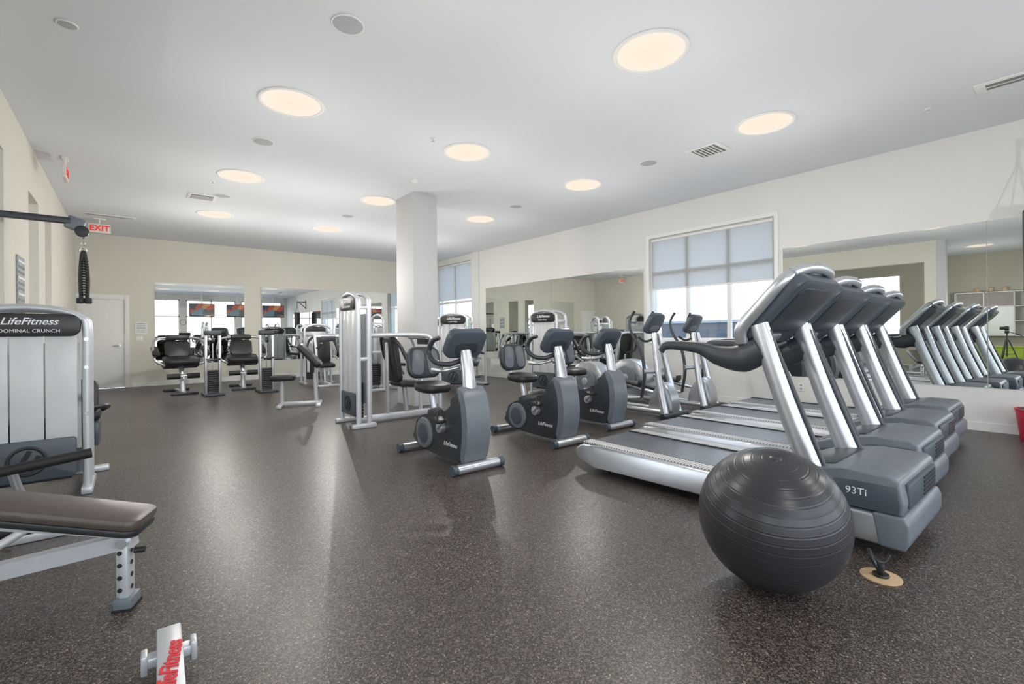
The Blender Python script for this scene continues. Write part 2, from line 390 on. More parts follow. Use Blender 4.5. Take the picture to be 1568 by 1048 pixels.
def exit_sign(loc, rz):
    e = empty('exit_sign', loc, rz)
    box('canopy', (0, 0, .19), (.2, .06, .02), 'trim', e, bev=.004); cyl('stem', (0, 0, .1), (0, 0, .19), .01, 'trim', e)
    box('housing', (0, 0, 0), (.34, .04, .18), 'exitface', e, bev=.006)
    text('letters', 'EXIT', .15, mx((0, -.022, 0), (90, 0, 0)), 'exitred', e, bold=.004); text('letters_rear', 'EXIT', .15, mx((0, .022, 0), (90, 0, 180)), 'exitred', e, bold=.004)
exit_sign((-.47, 12.6, 3.4), 0); exit_sign((-.66, 8.6, 3.4), 90)

# ---------------------------------------------------------------- ceiling fixtures
first = None
def add_fill(x, y, p, z=2.1):  # unseen point light added in mid-air to light room and ceiling evenly
    l = bpy.data.lights.new('fill_light', 'POINT'); l.energy = p; l.color = (1, .965, .91); l.shadow_soft_size = 0
    lo = bpy.data.objects.new('fill_light', l); COL.objects.link(lo); lo.location = (x, y, z)
for x in (1.3, 3.45, 5.67):
    for y in (-.5, 2.35, 5.15, 8.0, 10.8):
        if first is None:
            first = empty('ceiling_light', (x, y, CEIL)); ring('trim_ring', (0, 0, -.004), .295, .022, 'trim', first, h=.012)
            cyl('lens', (0, 0, -.001), (0, 0, -.010), .285, 'lamp', first, n=64)
        else: dup(first, (x, y, CEIL))
        add_fill(2.75 if (x == 3.45 and y == 8.0) else x, y, 31 if y < 9 else 50)
for x, y in ((-3, 2), (-3, 8)):
    dup(first, (x, y, CEIL)); add_fill(x, y, 32)
for x, y, r in ((1.31, 3.58, .115), (1.28, 6.4, .115), (5.68, 3.92, .115), (1.23, 9.3, .115), (5.64, 6.8, .115), (-.36, 4.9, .06), (3.4, 9.4, .115)):
    e = empty('ceiling_speaker', (x, y, CEIL)); cyl('grille', (0, 0, 0), (0, 0, -.008), r, 'spk', e, n=40, bev=.002); ring('rim', (0, 0, -.003), r, .008, 'trim', e, h=.006)
for x, y, w in ((5.92, 3.16, .34), (.97, 9.6, .34)):
    e = empty('air_vent', (x, y, CEIL)); box('frame', (0, 0, -.006), (w+.08, w+.08, .01), 'trim', e, bev=.003)
    box('core', (0, 0, -.010), (w-.02, w-.02, .006), 'vent', e)
    for k in range(6): box('louver_%d' % k, (0, -w/2+.05+k*(w-.1)/5, -.016), (w-.03, .034, .006), 'trim', e, rot=(25, 0, 0))
e = empty('air_vent', (6.55, .2, CEIL)); box('frame', (0, 0, -.006), (.26, 1.04, .01), 'trim', e, bev=.003); box('slot', (0, 0, -.012), (.14, .88, .004), 'vent', e); box('bar', (0, 0, -.014), (.012, .88, .006), 'trim', e)
e = empty('air_vent', (-.3, 12.2, CEIL)); box('frame', (0, 0, -.006), (.8, .2, .01), 'trim', e, bev=.003); box('slot', (0, 0, -.012), (.7, .1, .004), 'vent', e); box('bar', (0, 0, -.014), (.7, .012, .006), 'trim', e)
for x, y in ((2.88, 5.05), (6.7, 1.1), (4.6, 9.5), (1.0, 8.5), (6.9, 6.1)):
    e = empty('sprinkler_head', (x, y, CEIL)); cyl('escutcheon', (0, 0, 0), (0, 0, -.008), .035, 'trim', e, bev=.002); cyl('stem', (0, 0, -.008), (0, 0, -.03), .01, 'chrome', e); cyl('deflector', (0, 0, -.03), (0, 0, -.034), .018, 'chrome', e)
e = empty('smoke_detector', (3.42, 6.57, CEIL)); cyl('base', (0, 0, 0), (0, 0, -.02), .06, 'trim', e, bev=.004); cyl('head', (0, 0, -.02), (0, 0, -.05), .05, 'trim', e, r2=.035, bev=.004)

# ---------------------------------------------------------------- treadmill
def treadmill(loc):
    e = empty('treadmill', loc); L = .18
    for s in (-1, 1):
        prism('side_skirt_%d' % (s > 0), [(.45, .08), (1.9+L, .06), (2.05+L, .08), (2.12+L, .14), (2.10+L, .20), (2.03+L, .24), (1.8+L, .25), (.45, .25)], s*.41, s*.32, 'silver', e, bev=.018, seg=3)
        bx('foot_rail_%d' % (s > 0), (s*.395, .6, .248), (s*.275, 2.04+L, .262), 'stud', e, bev=.005)
        box('belt_edge_%d' % (s > 0), (s*.272, 1.42, .252), (.012, 1.6, .02), 'black', e)
        cyl('foot_%d' % (s > 0), (s*.3, 1.85+L, 0), (s*.3, 1.85+L, .09), .035, 'blackrub', e); cyl('front_foot_%d' % (s > 0), (s*.3, .35, 0), (s*.3, .35, .09), .04, 'blackrub', e)
    bx('deck', (-.33, .5, .12), (.33, 2.0+L, .225), 'black', e)
    prism('belt', [(.6, .225), (.6, .252), (2.03+L, .252), (2.085+L, .22), (2.09+L, .17), (2.03+L, .13), (1.9+L, .225)], -.265, .265, 'belt', e)
    bx('tail_cap', (-.33, 2.03+L, .10), (.33, 2.085+L, .15), 'silver', e, bev=.015)
    prism('lower_body', [(.05, .07), (.02, .12), (.02, .235), (.78, .235), (.78, .08)], -.405, .405, 'silver', e, bev=.02, seg=3)
    prism('front_bumper', [(-.01, .07), (-.03, .12), (-.03, .21), (-.01, .245), (.13, .245), (.10, .07)], -.412, .412, 'slate2', e, bev=.014, seg=3)
    prism('motor_hood', [(.0, .245), (-.01, .31), (.01, .425), (.05, .445), (.26, .445), (.50, .405), (.70, .31), (.78, .265), (.78, .245)], -.40, .40, 'slate2', e, bev=.016, seg=3)
    for s in (-1, 1): prism('hood_side_panel_%d' % (s > 0), [(.015, .255), (.01, .30), (.025, .395), (.30, .39), (.42, .255)], s*.398, s*.404, 'slate', e, bev=.001)
    prism('hood_recess', [(.32, .425), (.34, .438), (.50, .408), (.66, .335), (.62, .32)], -.27, .27, 'dark', e, bev=.006)
    bx('hood_front_panel', (-.32, -.016, .27), (.32, .012, .40), 'slate', e, bev=.01)
    for k in range(5): bx('front_vent_%d' % k, (.0, -.020, .28+.023*k), (.29, -.012, .291+.023*k), 'black', e)
    text('badge', '93Ti', .055, mx((-.4055, .20, .335), (90, 0, -90)), 'whitetxt', e)
    text('badge_lower', 'treadmill', .055, mx((-.4065, .36, .16), (90, 0, -90)), 'dark', e)
    for s in (-1, 1):
        x = s*.335
        tube('upright_%d' % (s > 0), [(x, .42, .34), (x, .58, .78), (x, .735, 1.26)], [.070, .063, .058], 'silver', e, flat=.66, n=20)
        tube('upright_groove_%d' % (s > 0), [(x, .368, .40), (x, .518, .80), (x, .676, 1.22)], .018, 'dark', e, flat=.8)
        tube('collar_%d' % (s > 0), [(x, .405, .30), (x, .43, .37)], [.088, .082], 'slate', e, curve=False, flat=.72, n=20)
        cyl('collar_bolt_%d' % (s > 0), (x-.058, .42, .35), (x-.066, .42, .35), .012, 'chrome', e)
        tube('handrail_%d' % (s > 0), [(x, .72, 1.10), (x, .84, 1.04), (x, 1.0, 1.05), (x, 1.14, 1.10), (x, 1.30, 1.115), (x, 1.42, 1.11), (x, 1.46, 1.07)], [.085, .095, .070, .044, .034, .03, .026], 'dark', e, flat=.55, n=18)
        tube('console_arm_%d' % (s > 0), [(s*.345, .84, 1.14), (s*.368, .83, 1.24), (s*.368, .715, 1.38), (s*.352, .585, 1.53), (s*.29, .535, 1.585)], [.040, .042, .042, .038, .032], 'silver', e, flat=.6, n=16)
    tube('console_crown', [(-.31, .545, 1.575), (-.2, .505, 1.61), (0, .49, 1.622), (.2, .505, 1.61), (.31, .545, 1.575)], .034, 'silver', e, n=16)
    mt = mx((0, .69, 1.38), (-47.5, 0, 0))
    rplate('console_shell', .69, .54, .12, .08, mt @ Matrix.Translation((0, 0, -.015)), 'slate', e, bev=.02)
    rplate('console_back_panel', .54, .36, .014, .05, mt @ Matrix.Translation((0, -.03, -.078)), 'dark', e, bev=.005)
    rplate('console_face', .62, .46, .015, .07, mt @ Matrix.Translation((0, 0, .045)), 'black', e, bev=.004)
    rplate('console_display', .30, .12, .006, .01, mt @ Matrix.Translation((0, .08, .055)), 'slate', e, bev=.001)
    for i in range(5): cyl('key_%d' % i, mt @ Vector((-.2+.1*i, -.08, .05)), mt @ Vector((-.2+.1*i, -.08, .058)), .018, 'silver', e, n=14)
    tube('crossbar', [(-.31, .83, 1.13), (-.2, .90, 1.10), (0, .93, 1.10), (.2, .90, 1.10), (.31, .83, 1.13)], .028, 'dark', e)
    rplate('crown_badge', .17, .06, .012, .029, mt @ Matrix.Translation((0, .21, -.076)), 'silver', e, bev=.004)
    return e
t0 = treadmill((3.49, .62, 0))
for dx, dy in ((1.08, .12), (2.15, .20), (3.2, .27)): dup(t0, (3.49+dx, .62+dy, 0))

# ---------------------------------------------------------------- exercise bike
def bike(loc):
    e = empty('exercise_bike', loc)
    for nm, y, w in (('front_foot', .05, .22), ('rear_foot', 1.12, .20)):
        tube(nm, [(-w, y, .045), (w, y, .045)], .042, 'silver', e, curve=False)
        for s in (-1, 1): tube(nm+'_cap_%d' % (s > 0), [(s*w, y, .045), (s*(w+.05), y, .045)], .045, 'slate', e, curve=False)
    prism('body_shroud', [(.10, .10), (.06, .30), (.07, .52), (.14, .68), (.24, .70), (.30, .58), (.42, .50), (.62, .45), (.86, .40), (1.02, .30), (1.06, .18), (1.0, .10), (.6, .06), (.2, .06)], -.11, .11, 'dark', e, bev=.03, seg=3, smoothpts=True)
    prism('front_trim', [(.085, .08), (.03, .30), (.04, .54), (.11, .72), (.20, .72), (.13, .56), (.11, .32), (.15, .08)], -.125, .125, 'slate2', e, bev=.02, seg=3, smoothpts=True)
    for s in (-1, 1):
        cyl('wheel_cover_%d' % (s > 0), (s*.09, .80, .24), (s*.135, .80, .24), .15, 'slate2', e, bev=.012, n=40); cyl('wheel_hub_%d' % (s > 0), (s*.13, .80, .24), (s*.145, .80, .24), .10, 'slate', e, bev=.006, n=36)
        cyl('crank_boss_%d' % (s > 0), (s*.1, .46, .34), (s*.16, .46, .34), .05, 'silver', e, bev=.006)
    cyl('axle', (-.17, .46, .34), (.17, .46, .34), .018, 'chrome', e)
    tube('crank_left', [(-.165, .46, .34), (-.17, .33, .44)], .017, 'silver', e, curve=False); tube('crank_right', [(.165, .46, .34), (.17, .59, .24)], .017, 'silver', e, curve=False)
    box('pedal_left', (-.225, .33, .44), (.10, .11, .03), 'black', e, rot=(15, 0, 0), bev=.01); box('pedal_right', (.225, .59, .24), (.10, .11, .03), 'black', e, rot=(-15, 0, 0), bev=.01)
    tube('pedal_strap_left', [(-.19, .29, .45), (-.2, .31, .52), (-.25, .31, .52), (-.265, .29, .45)], .008, 'blackrub', e); tube('pedal_strap_right', [(.19, .55, .25), (.2, .57, .32), (.25, .57, .32), (.265, .55, .25)], .008, 'blackrub', e)
    tube('mast', [(0, .16, .62), (0, .19, .85), (0, .24, 1.06)], [.06, .05, .045], 'silver', e, flat=1.3)
    mt = mx((0, .24, 1.13), (-58, 0, 0))
    rplate('console', .40, .29, .09, .08, mt, 'slate', e, bev=.025); rplate('console_face', .30, .2, .012, .04, mt @ Matrix.Translation((0, 0, .045)), 'black', e, bev=.003)
    rplate('console_rear_badge', .24, .12, .012, .05, mt @ Matrix.Translation((0, .03, -.045)), 'dark', e, bev=.003)
    for s in (-1, 1):
        tube('handlebar_%d' % (s > 0), [(s*.02, .28, .97), (s*.14, .30, .94), (s*.23, .38, .96), (s*.245, .47, 1.05), (s*.235, .42, 1.15), (s*.22, .33, 1.18)], [.024, .024, .024, .026, .024, .02], 'dark', e)
        tube('low_grip_%d' % (s > 0), [(s*.02, .30, .91), (s*.16, .36, .88), (s*.19, .50, .88)], [.018, .018, .022], 'silver', e)
    tube('seat_post', [(0, .78, .34), (0, .86, .64)], .032, 'silver', e, curve=False); box('post_sleeve', (0, .79, .40), (.12, .14, .14), 'dark', e, rot=(-14, 0, 0), bev=.03)
    rplate('saddle', .34, .34, .09, .13, mx((0, .84, .68), (4, 0, 0)), 'vinyl', e, bev=.035)
    tube('back_strut', [(0, .93, .62), (0, 1.04, .66), (0, 1.07, .82)], .018, 'silver', e)
    rplate('back_rest', .38, .33, .08, .10, mx((0, 1.03, .92), (80, 0, 0)), 'dark', e, bev=.03)
    rplate('back_rest_inset', .16, .20, .01, .06, mx((0, 1.071, .913), (80, 0, 0)), 'slate2', e, bev=.003)
    for s in (-1, 1): rplate('back_rest_wing_%d' % (s > 0), .13, .26, .014, .05, mx((s*.085, .990, .927), (80, 0, 0)) @ Matrix.Rotation(R(s*6), 4, 'Z'), 'slate2', e, bev=.003)
    text('side_lettering', 'LifeFitness', .055, mx((-.1125, .33, .20), (90, 0, -90)), 'whitetxt', e, ital=.3)
    return e
b0 = bike((2.38, 3.38, 0)); dup(b0, (3.68, 3.50, 0)); dup(b0, (4.78, 3.70, 0))

# ---------------------------------------------------------------- elliptical
def elliptical(loc):
    e = empty('elliptical_trainer', loc)
    tube('front_foot', [(-.30, .06, .05), (.30, .06, .05)], .045, 'dark', e, curve=False); tube('rear_foot', [(-.27, 2.0, .045), (.27, 2.0, .045)], .04, 'dark', e, curve=False)
    for s in (-1, 1):
        tube('base_rail_%d' % (s > 0), [(s*.12, .08, .09), (s*.13, 1.1, .09), (s*.12, 2.0, .08)], .035, 'silver', e)
        tube('mast_leg_%d' % (s > 0), [(s*.17, .10, .07), (s*.14, .20, .45), (s*.10, .28, .85), (s*.06, .34, 1.2)], [.055, .046, .04, .034], 'silver', e)
        tube('moving_arm_%d' % (s > 0), [(s*.26, .42, .28), (s*.27, .36, .62), (s*.27, .42, .95), (s*.26, .58, 1.2), (s*.25, .62, 1.38), (s*.23, .55, 1.52)], [.022, .025, .022, .02, .02, .02], 'dark', e)
        tube('static_grip_%d' % (s > 0), [(s*.03, .36, 1.12), (s*.15, .42, 1.08), (s*.18, .52, 1.14)], .017, 'black', e)
        cyl('pivot_%d' % (s > 0), (s*.12, .30, .66), (s*.29, .36, .66), .035, 'silver', e)
        tube('pedal_arm_%d' % (s > 0), [(s*.25, .42, .28), (s*.24, .9, .30+s*.06), (s*.2, 1.55, .42+s*.12)], [.024, .03, .026], 'silver', e)
        rplate('foot_pedal_%d' % (s > 0), .15, .38, .05, .05, mx((s*.22, .95, .35+s*.07), (8, 0, 0)), 'black', e, bev=.015)
        box('pedal_lip_%d' % (s > 0), (s*.22, .77, .37+s*.07), (.14, .03, .08), 'black', e, bev=.012)
        cyl('crank_disc_%d' % (s > 0), (s*.12, 1.58, .42), (s*.165, 1.58, .42), .20, 'slate2', e, bev=.012, n=44); cyl('crank_cap_%d' % (s > 0), (s*.16, 1.58, .42), (s*.18, 1.58, .42), .06, 'silver', e, bev=.006)
    prism('drive_housing', [(1.15, .10), (1.18, .40), (1.32, .64), (1.58, .74), (1.84, .66), (2.0, .42), (2.04, .12), (1.6, .07)], -.12, .12, 'silver', e, bev=.035, seg=3, smoothpts=True)
    prism('front_cover', [(.04, .09), (.05, .30), (.16, .50), (.30, .42), (.42, .12)], -.10, .10, 'silver', e, bev=.03, seg=3, smoothpts=True)
    mt = mx((0, .38, 1.34), (-60, 0, 0))
    rplate('console', .34, .32, .08, .09, mt, 'slate', e, bev=.02); rplate('console_face', .27, .25, .012, .05, mt @ Matrix.Translation((0, 0, .04)), 'black', e, bev=.003); rplate('console_badge', .2, .09, .012, .04, mt @ Matrix.Translation((0, .06, -.04)), 'slate2', e, bev=.003)
    return e
e0 = elliptical((5.9, 3.62, 0)); dup(e0, (6.95, 3.62, 0))

# ---------------------------------------------------------------- selectorised weight machine
def tower(e, h, label, w=.62, dp=.33):
    a = w/2
    for y in (0.03, dp):
        tube('frame_hoop_%d' % (y > .1), [(-a, y, .06), (-a, y, h*.5), (-a, y, h-.14), (-a+.04, y, h-.05), (-a+.14, y, h), (0, y, h+.02), (a-.14, y, h), (a-.04, y, h-.05), (a, y, h-.14), (a, y, h*.5), (a, y, .06)], .034, 'white', e, flat=.8)
    for s in (-1, 1):
        bx('base_rail_%d' % (s > 0), (s*a-.035, -.06, 0), (s*a+.035, dp+.09, .06), 'white', e, bev=.012)
        for z in (h*.5, h-.2): bx('side_tie_%d_%d' % (s > 0, z*10), (s*a-.02, .03, z), (s*a+.02, dp, z+.05), 'white', e, bev=.008)
    for i in range(3):
        x0 = -a+.05+(w-.1)*i/3; box('shroud_panel_%d' % i, (x0+(w-.1)/6, .03, (h+.32)/2-.02), ((w-.1)/3-.006, .018, h-.58), 'shroud', e, bev=.008)
    bx('rear_shroud', (-a+.05, dp-.01, .30), (a-.05, dp+.005, h-.25), 'shroud', e, bev=.006)
    for k in range(11): bx('weight_plate_%d' % k, (-a+.09, .06, .12+.042*k), (a-.09, dp-.04, .155+.042*k), 'black', e, bev=.004)
    for s in (-1, 1): cyl('guide_rod_%d' % (s > 0), (s*.12, dp/2+.01, .1), (s*.12, dp/2+.01, h-.15), .010, 'chrome', e)
    rplate('header_plate', w-.06, .17, .04, .06, mx((0, .012, h-.11), (90, 0, 0)), 'black', e, bev=.01)
    if label:
        text('header_title', label[0], .072, mx((0.02, -.0105, h-.085), (90, 0, 0)), 'whitetxt', e, ital=.35, bold=.001); text('header_label', label[1], .036, mx((0, -.0105, h-.155), (90, 0, 0)), 'whitetxt', e)
    rplate('logo_panel', w-.12, .30, .02, .02, mx((0, .01, .30), (90, 0, 0)), 'slate', e, bev=.004)
    ring('logo_ring', (0, -.004, .30), .10, .012, 'black', e, axis='Y', h=.004); box('logo_bar_1', (-.02, -.004, .30), (.03, .006, .17), 'black', e, rot=(0, 25, 0)); box('logo_bar_2', (.04, -.004, .28), (.03, .006, .12), 'black', e, rot=(0, 25, 0))
def press_machine(loc, rz, h=1.62, label=('LifeFitness', 'CHEST PRESS'), dp=.33):
    e = empty('weight_machine', loc, rz); tower(e, h, label, dp=dp)
    bx('spine', (-.04, dp, .02), (.04, 1.25, .10), 'white', e, bev=.012); bx('cross_foot', (-.33, 1.2, 0), (.33, 1.28, .06), 'white', e, bev=.012)
    for s in (-1, 1):
        bx('foot_plate_%d' % (s > 0), (s*.33-.05, 1.17, 0), (s*.33+.05, 1.31, .025), 'black', e, bev=.006)
        tube('side_post_%d' % (s > 0), [(s*.30, 1.24, .04), (s*.30, 1.22, .7), (s*.30, 1.12, 1.1), (s*.27, .95, 1.20), (s*.25, dp, 1.20)], .030, 'white', e)
        tube('press_arm_%d' % (s > 0), [(s*.16, .55, 1.18), (s*.30, .62, 1.05), (s*.36, .72, .82), (s*.34, .90, .76)], [.026, .026, .024, .02], 'black', e)
        tube('grip_%d' % (s > 0), [(s*.34, .82, .77), (s*.33, 1.0, .75)], .024, 'blackrub', e, curve=False)
        tube('arm_rest_%d' % (s > 0), [(s*.20, .86, .72), (s*.30, .96, .62)], .02, 'silver', e, curve=False)
    tube('top_bar', [(-.28, 1.05, 1.17), (.28, 1.05, 1.17)], .03, 'white', e, curve=False)
    tube('seat_post', [(0, .86, .08), (0, .82, .45)], .035, 'silver', e, curve=False)
    rplate('seat_pad', .38, .44, .09, .07, mx((0, .88, .50), (-6, 0, 0)), 'vinyl', e, bev=.03)
    rplate('back_pad', .38, .64, .09, .08, mx((0, .64, .86), (98, 0, 0)), 'vinyl', e, bev=.03)
    bx('back_support', (-.03, .54, .1), (.03, .58, 1.1), 'white', e, bev=.01)
    box('rest_guard', (.0, 1.13, 1.12), (.34, .03, .12), 'dark', e, bev=.014)
    return e
press_machine((2.25, 6.27, 0), -90, h=1.74, label=('LifeFitness', 'SHOULDER PRESS'), dp=.17)
p1 = press_machine((5.35, 8.6, 0), -55)
dup(p1, (6.2, 6.7, 0), -80); dup(p1, (6.25, 10.4, 0), -60); dup(p1, (3.9, 9.9, 0), -90)
press_machine((3.6, 12.4, 0), 180, h=1.45)

# abdominal crunch machine (front left)
e = empty('abdominal_crunch_machine', (-.60, 4.95, 0)); tower(e, 1.42, ('LifeFitness', 'ABDOMINAL CRUNCH'), w=.66)
for s in (-1, 1):
    for k, z in enumerate((.62, .98, 1.2)): cyl('bolt_%d_%d' % (s > 0, k), (s*.33, -.01, z), (s*.33, -.002, z), .014, 'chrome', e, n=16)
tube('roller_bar', [(.38, -.50, .40), (-.30, -.62, .34)], .034, 'blackrub', e, curve=False)
tube('roller_arm', [(.0, -.57, .36), (0, -.3, .16), (0, 0, .05)], .025, 'white', e)
bx('spine', (-.04, -.6, .0), (.04, 0, .06), 'white', e, bev=.01)
bx('side_foot', (.0, -.98, .0), (.40, -.90, .06), 'white', e, bev=.012); bx('side_foot_stem', (.0, -.98, .0), (.06, -.55, .05), 'white', e, bev=.01)
tube('grab_handle', [(.33, .36, .62), (.42, .44, .62), (.44, .60, .60), (.40, .72, .56)], .02, 'black', e)
rplate('rear_seat_pad', .3, .34, .08, .06, mx((.24, .72, .52)), 'vinyl', e, bev=.03); rplate('rear_chest_pad', .28, .3, .08, .06, mx((.24, .52, .70), (80, 0, 0)), 'vinyl', e, bev=.03)
tube('rear_seat_post', [(.24, .72, .5), (.24, .74, .03)], .05, 'slate2', e, curve=False); bx('rear_foot', (.0, .70, 0), (.44, .78, .05), 'white', e, bev=.01)
box('rear_guard', (.36, .60, .38), (.05, .3, .2), 'slate', e, bev=.015)

# pedestal trainers and slim pulley towers in front of the back mirror
def pedestal(loc, rz):
    e = empty('back_extension_trainer', loc, rz)
    bx('base_spine', (-.04, -.5, .0), (.04, .5, .06), 'silver', e, bev=.012); bx('foot_1', (-.24, -.52, 0), (.24, -.44, .05), 'dark', e, bev=.012); bx('foot_2', (-.24, .44, 0), (.24, .52, .05), 'dark', e, bev=.012)
    tube('post', [(0, -.30, .04), (0, -.22, .35), (0, -.05, .62)], [.05, .045, .05], 'silver', e)
    prism('cradle', [(-.32, .66), (-.28, .58), (.0, .52), (.30, .58), (.34, .66), (.0, .62)], -.30, .30, 'black', e, bev=.012)
    rplate('seat_pad', .62, .50, .10, .12, mx((0, -.10, .70), (10, 0, 0)), 'vinyl', e, bev=.035)
    rplate('back_pad', .46, .40, .10, .10, mx((0, .26, .93), (62, 0, 0)), 'vinyl', e, bev=.035)
    for s in (-1, 1):
        tube('side_frame_%d' % (s > 0), [(s*.30, -.25, .60), (s*.46, -.26, .72), (s*.48, -.10, .95), (s*.40, .20, 1.14), (s*.2, .30, 1.18)], .026, 'silver', e)
        rplate('arm_pad_%d' % (s > 0), .13, .42, .07, .05, mx((s*.44, -.12, .90), (22, 0, 0)), 'vinyl', e, bev=.025)
        tube('leg_roller_%d' % (s > 0), [(s*.06, -.40, .38), (s*.28, -.40, .38)], .055, 'blackrub', e, curve=False)
    tube('roller_axle', [(-.1, -.40, .38), (.1, -.40, .38)], .018, 'silver', e, curve=False); tube('roller_link', [(0, -.40, .38), (0, -.22, .40)], .022, 'silver', e, curve=False)
    rplate('head_roll', .44, .14, .12, .05, mx((0, .32, 1.18)), 'vinyl', e, bev=.045)
    return e
q0 = pedestal((.82, 12.3, 0), 5); dup(q0, (2.0, 12.4, 0), -5)
def slim_tower(loc, rz):
    e = empty('pulley_tower', loc, rz)
    for s in (-1, 1): bx('upright_%d' % (s > 0), (s*.12-.025, -.05, .04), (s*.12+.025, .05, 1.26), 'silver', e, bev=.012)
    bx('head', (-.15, -.07, 1.22), (.15, .07, 1.32), 'dark', e, bev=.02); bx('base', (-.18, -.28, 0), (.18, .28, .05), 'dark', e, bev=.012)
    for k in range(10): bx('weight_plate_%d' % k, (-.09, -.07, .07+.045*k), (.09, .07, .108+.045*k), 'black', e, bev=.004)
    cyl('guide_rod', (0, 0, .5), (0, 0, 1.22), .012, 'chrome', e); cyl('pulley', (-.02, -.08, 1.12), (.02, -.08, 1.12), .06, 'black', e); tube('pull_handle', [(-.12, -.12, .74), (0, -.15, .72), (.12, -.12, .74)], .018, 'black', e)
    cyl('cable', (0, -.13, .74), (0, -.13, 1.12), .005, 'black', e)
    return e
s0 = slim_tower((1.30, 11.3, 0), 0); dup(s0, (2.27, 11.2, 0), 0)
def preacher(loc, rz):
    e = empty('preacher_bench', loc, rz)
    for x in (-.3, .3): bx('foot_%d' % (x > 0), (x-.04, -.28, 0), (x+.04, .28, .05), 'white', e, bev=.012)
    bx('spine', (-.3, -.035, .02), (.3, .035, .08), 'white', e, bev=.01)
    tube('post_low', [(-.28, 0, .06), (-.28, 0, .45)], .034, 'white', e, curve=False); tube('post_tall', [(.26, 0, .06), (.22, 0, .85)], .034, 'white', e, curve=False)
    rplate('seat_pad', .38, .34, .09, .06, mx((-.26, 0, .49)), 'vinyl', e, bev=.03); rplate('arm_pad', .50, .62, .10, .06, mx((.16, 0, .86), (0, 48, 0)), 'vinyl', e, bev=.03)
    box('arm_pad_support', (.2, 0, .72), (.06, .4, .3), 'black', e, bev=.01)
    tube('bar_rest', [(.28, -.25, .98), (.34, -.25, 1.06), (.34, .25, 1.06), (.28, .25, .98)], .016, 'black', e, curve=False)
    return e
preacher((2.25, 8.55, 0), -20)

# cable machine with rope
e = empty('cable_machine', (-1.75, 6.35, 0))
bx('mast', (-.09, -.07, 0), (.09, .07, 2.44), 'white', e, bev=.01); bx('base', (-.35, -.4, 0), (.35, .25, .05), 'white', e, bev=.01)
for k in range(12): bx('weight_plate_%d' % k, (-.16, -.3, .1+.045*k), (.16, -.1, .14+.045*k), 'black', e, bev=.004)
bx('arm', (-.05, -.03, 2.335), (1.30, .03, 2.395), 'dark', e, bev=.008)
box('pulley_bracket', (1.33, 0, 2.34), (.14, .05, .13), 'slate2', e, rot=(0, 20, 0), bev=.015); cyl('pulley', (1.38, -.035, 2.27), (1.38, .035, 2.27), .055, 'black', e, bev=.008)
for k in range(4): ring('chain_link_%d' % k, (1.39, 0, 2.22-.035*k), .016, .004, 'chrome', e, axis='X' if k % 2 else 'Y', n=20)
ring('carabiner', (1.39, 0, 2.085), .025, .005, 'chrome', e, axis='Y', n=24)
tube('rope', [(1.37, 0, 1.60), (1.365, 0, 1.8), (1.375, 0, 2.0), (1.39, 0, 2.07), (1.405, 0, 2.0), (1.42, 0, 1.8), (1.415, 0, 1.60)], .017, 'blackrub', e)
for k in range(14): ring('rope_lay_%d' % k, (1.392, 0, 1.64+.026*k), .030, .007, 'black', e, n=20)
for s in (-1, 1): cyl('rope_knob_%d' % (s > 0), (1.392+s*.03, 0, 1.55), (1.392+s*.03, 0, 1.61), .030, 'blackrub', e, bev=.012)

# ---------------------------------------------------------------- adjustable bench (front left)
e = empty('adjustable_bench', (-.02, 2.75, 0), 157)
tube('main_beam', [(-.03, 0, .305), (1.05, 0, .13)], .046, 'white', e, curve=False, n=4)
tube('upper_strut', [(-.02, 0, .335), (.3, 0, .40), (.9, 0, .52)], .034, 'white', e, curve=False, n=4)
box('leg_plate', (0, 0, .17), (.035, .07, .28), 'white', e, bev=.006); box('leg_post', (.012, 0, .17), (.04, .05, .3), 'white', e, bev=.006)
for k in range(4): cyl('leg_hole_%d' % k, (-.017, 0, .09+.055*k), (-.020, 0, .09+.055*k), .011, 'black', e, n=14)
for k in range(4): cyl('side_hole_%d' % k, (.012, .0255, .09+.055*k), (.012, .037, .09+.055*k), .010, 'black', e, n=14)
box('foot', (0, 0, .028), (.07, .10, .055), 'slate2', e, bev=.008); box('foot_rubber', (0, 0, .006), (.075, .105, .012), 'blackrub', e)
cyl('pivot_bolt', (-.0, -.05, .30), (0, .05, .30), .022, 'chrome', e); tube('pull_pin', [(-.03, 0, .25), (-.07, 0, .25)], .014, 'black', e, curve=False)
rplate('pad', 1.1, .24, .05, .05, mx((.45, .0, .512), (0, -13, 0)), 'vinyl2', e, bev=.018)
rplate('pad_base', 1.1, .235, .03, .05, mx((.458, 0, .477), (0, -13, 0)), 'black', e, bev=.006)
box('pad_bracket', (0.0, 0, .36), (.12, .05, .06), 'white', e, rot=(0, -14, 0), bev=.008)
tube('leg_roller', [(.38, -.44, .285), (.70, -.30, .28)], .034, 'blackrub', e, curve=False)
tube('roller_stem', [(.56, -.37, .28), (.62, -.05, .235)], .02, 'white', e, curve=False)
bx('rear_leg', (1.0, -.03, .02), (1.06, .03, .2), 'white', e, bev=.008); bx('rear_foot', (.98, -.25, 0), (1.08, .25, .05), 'white', e, bev=.01)

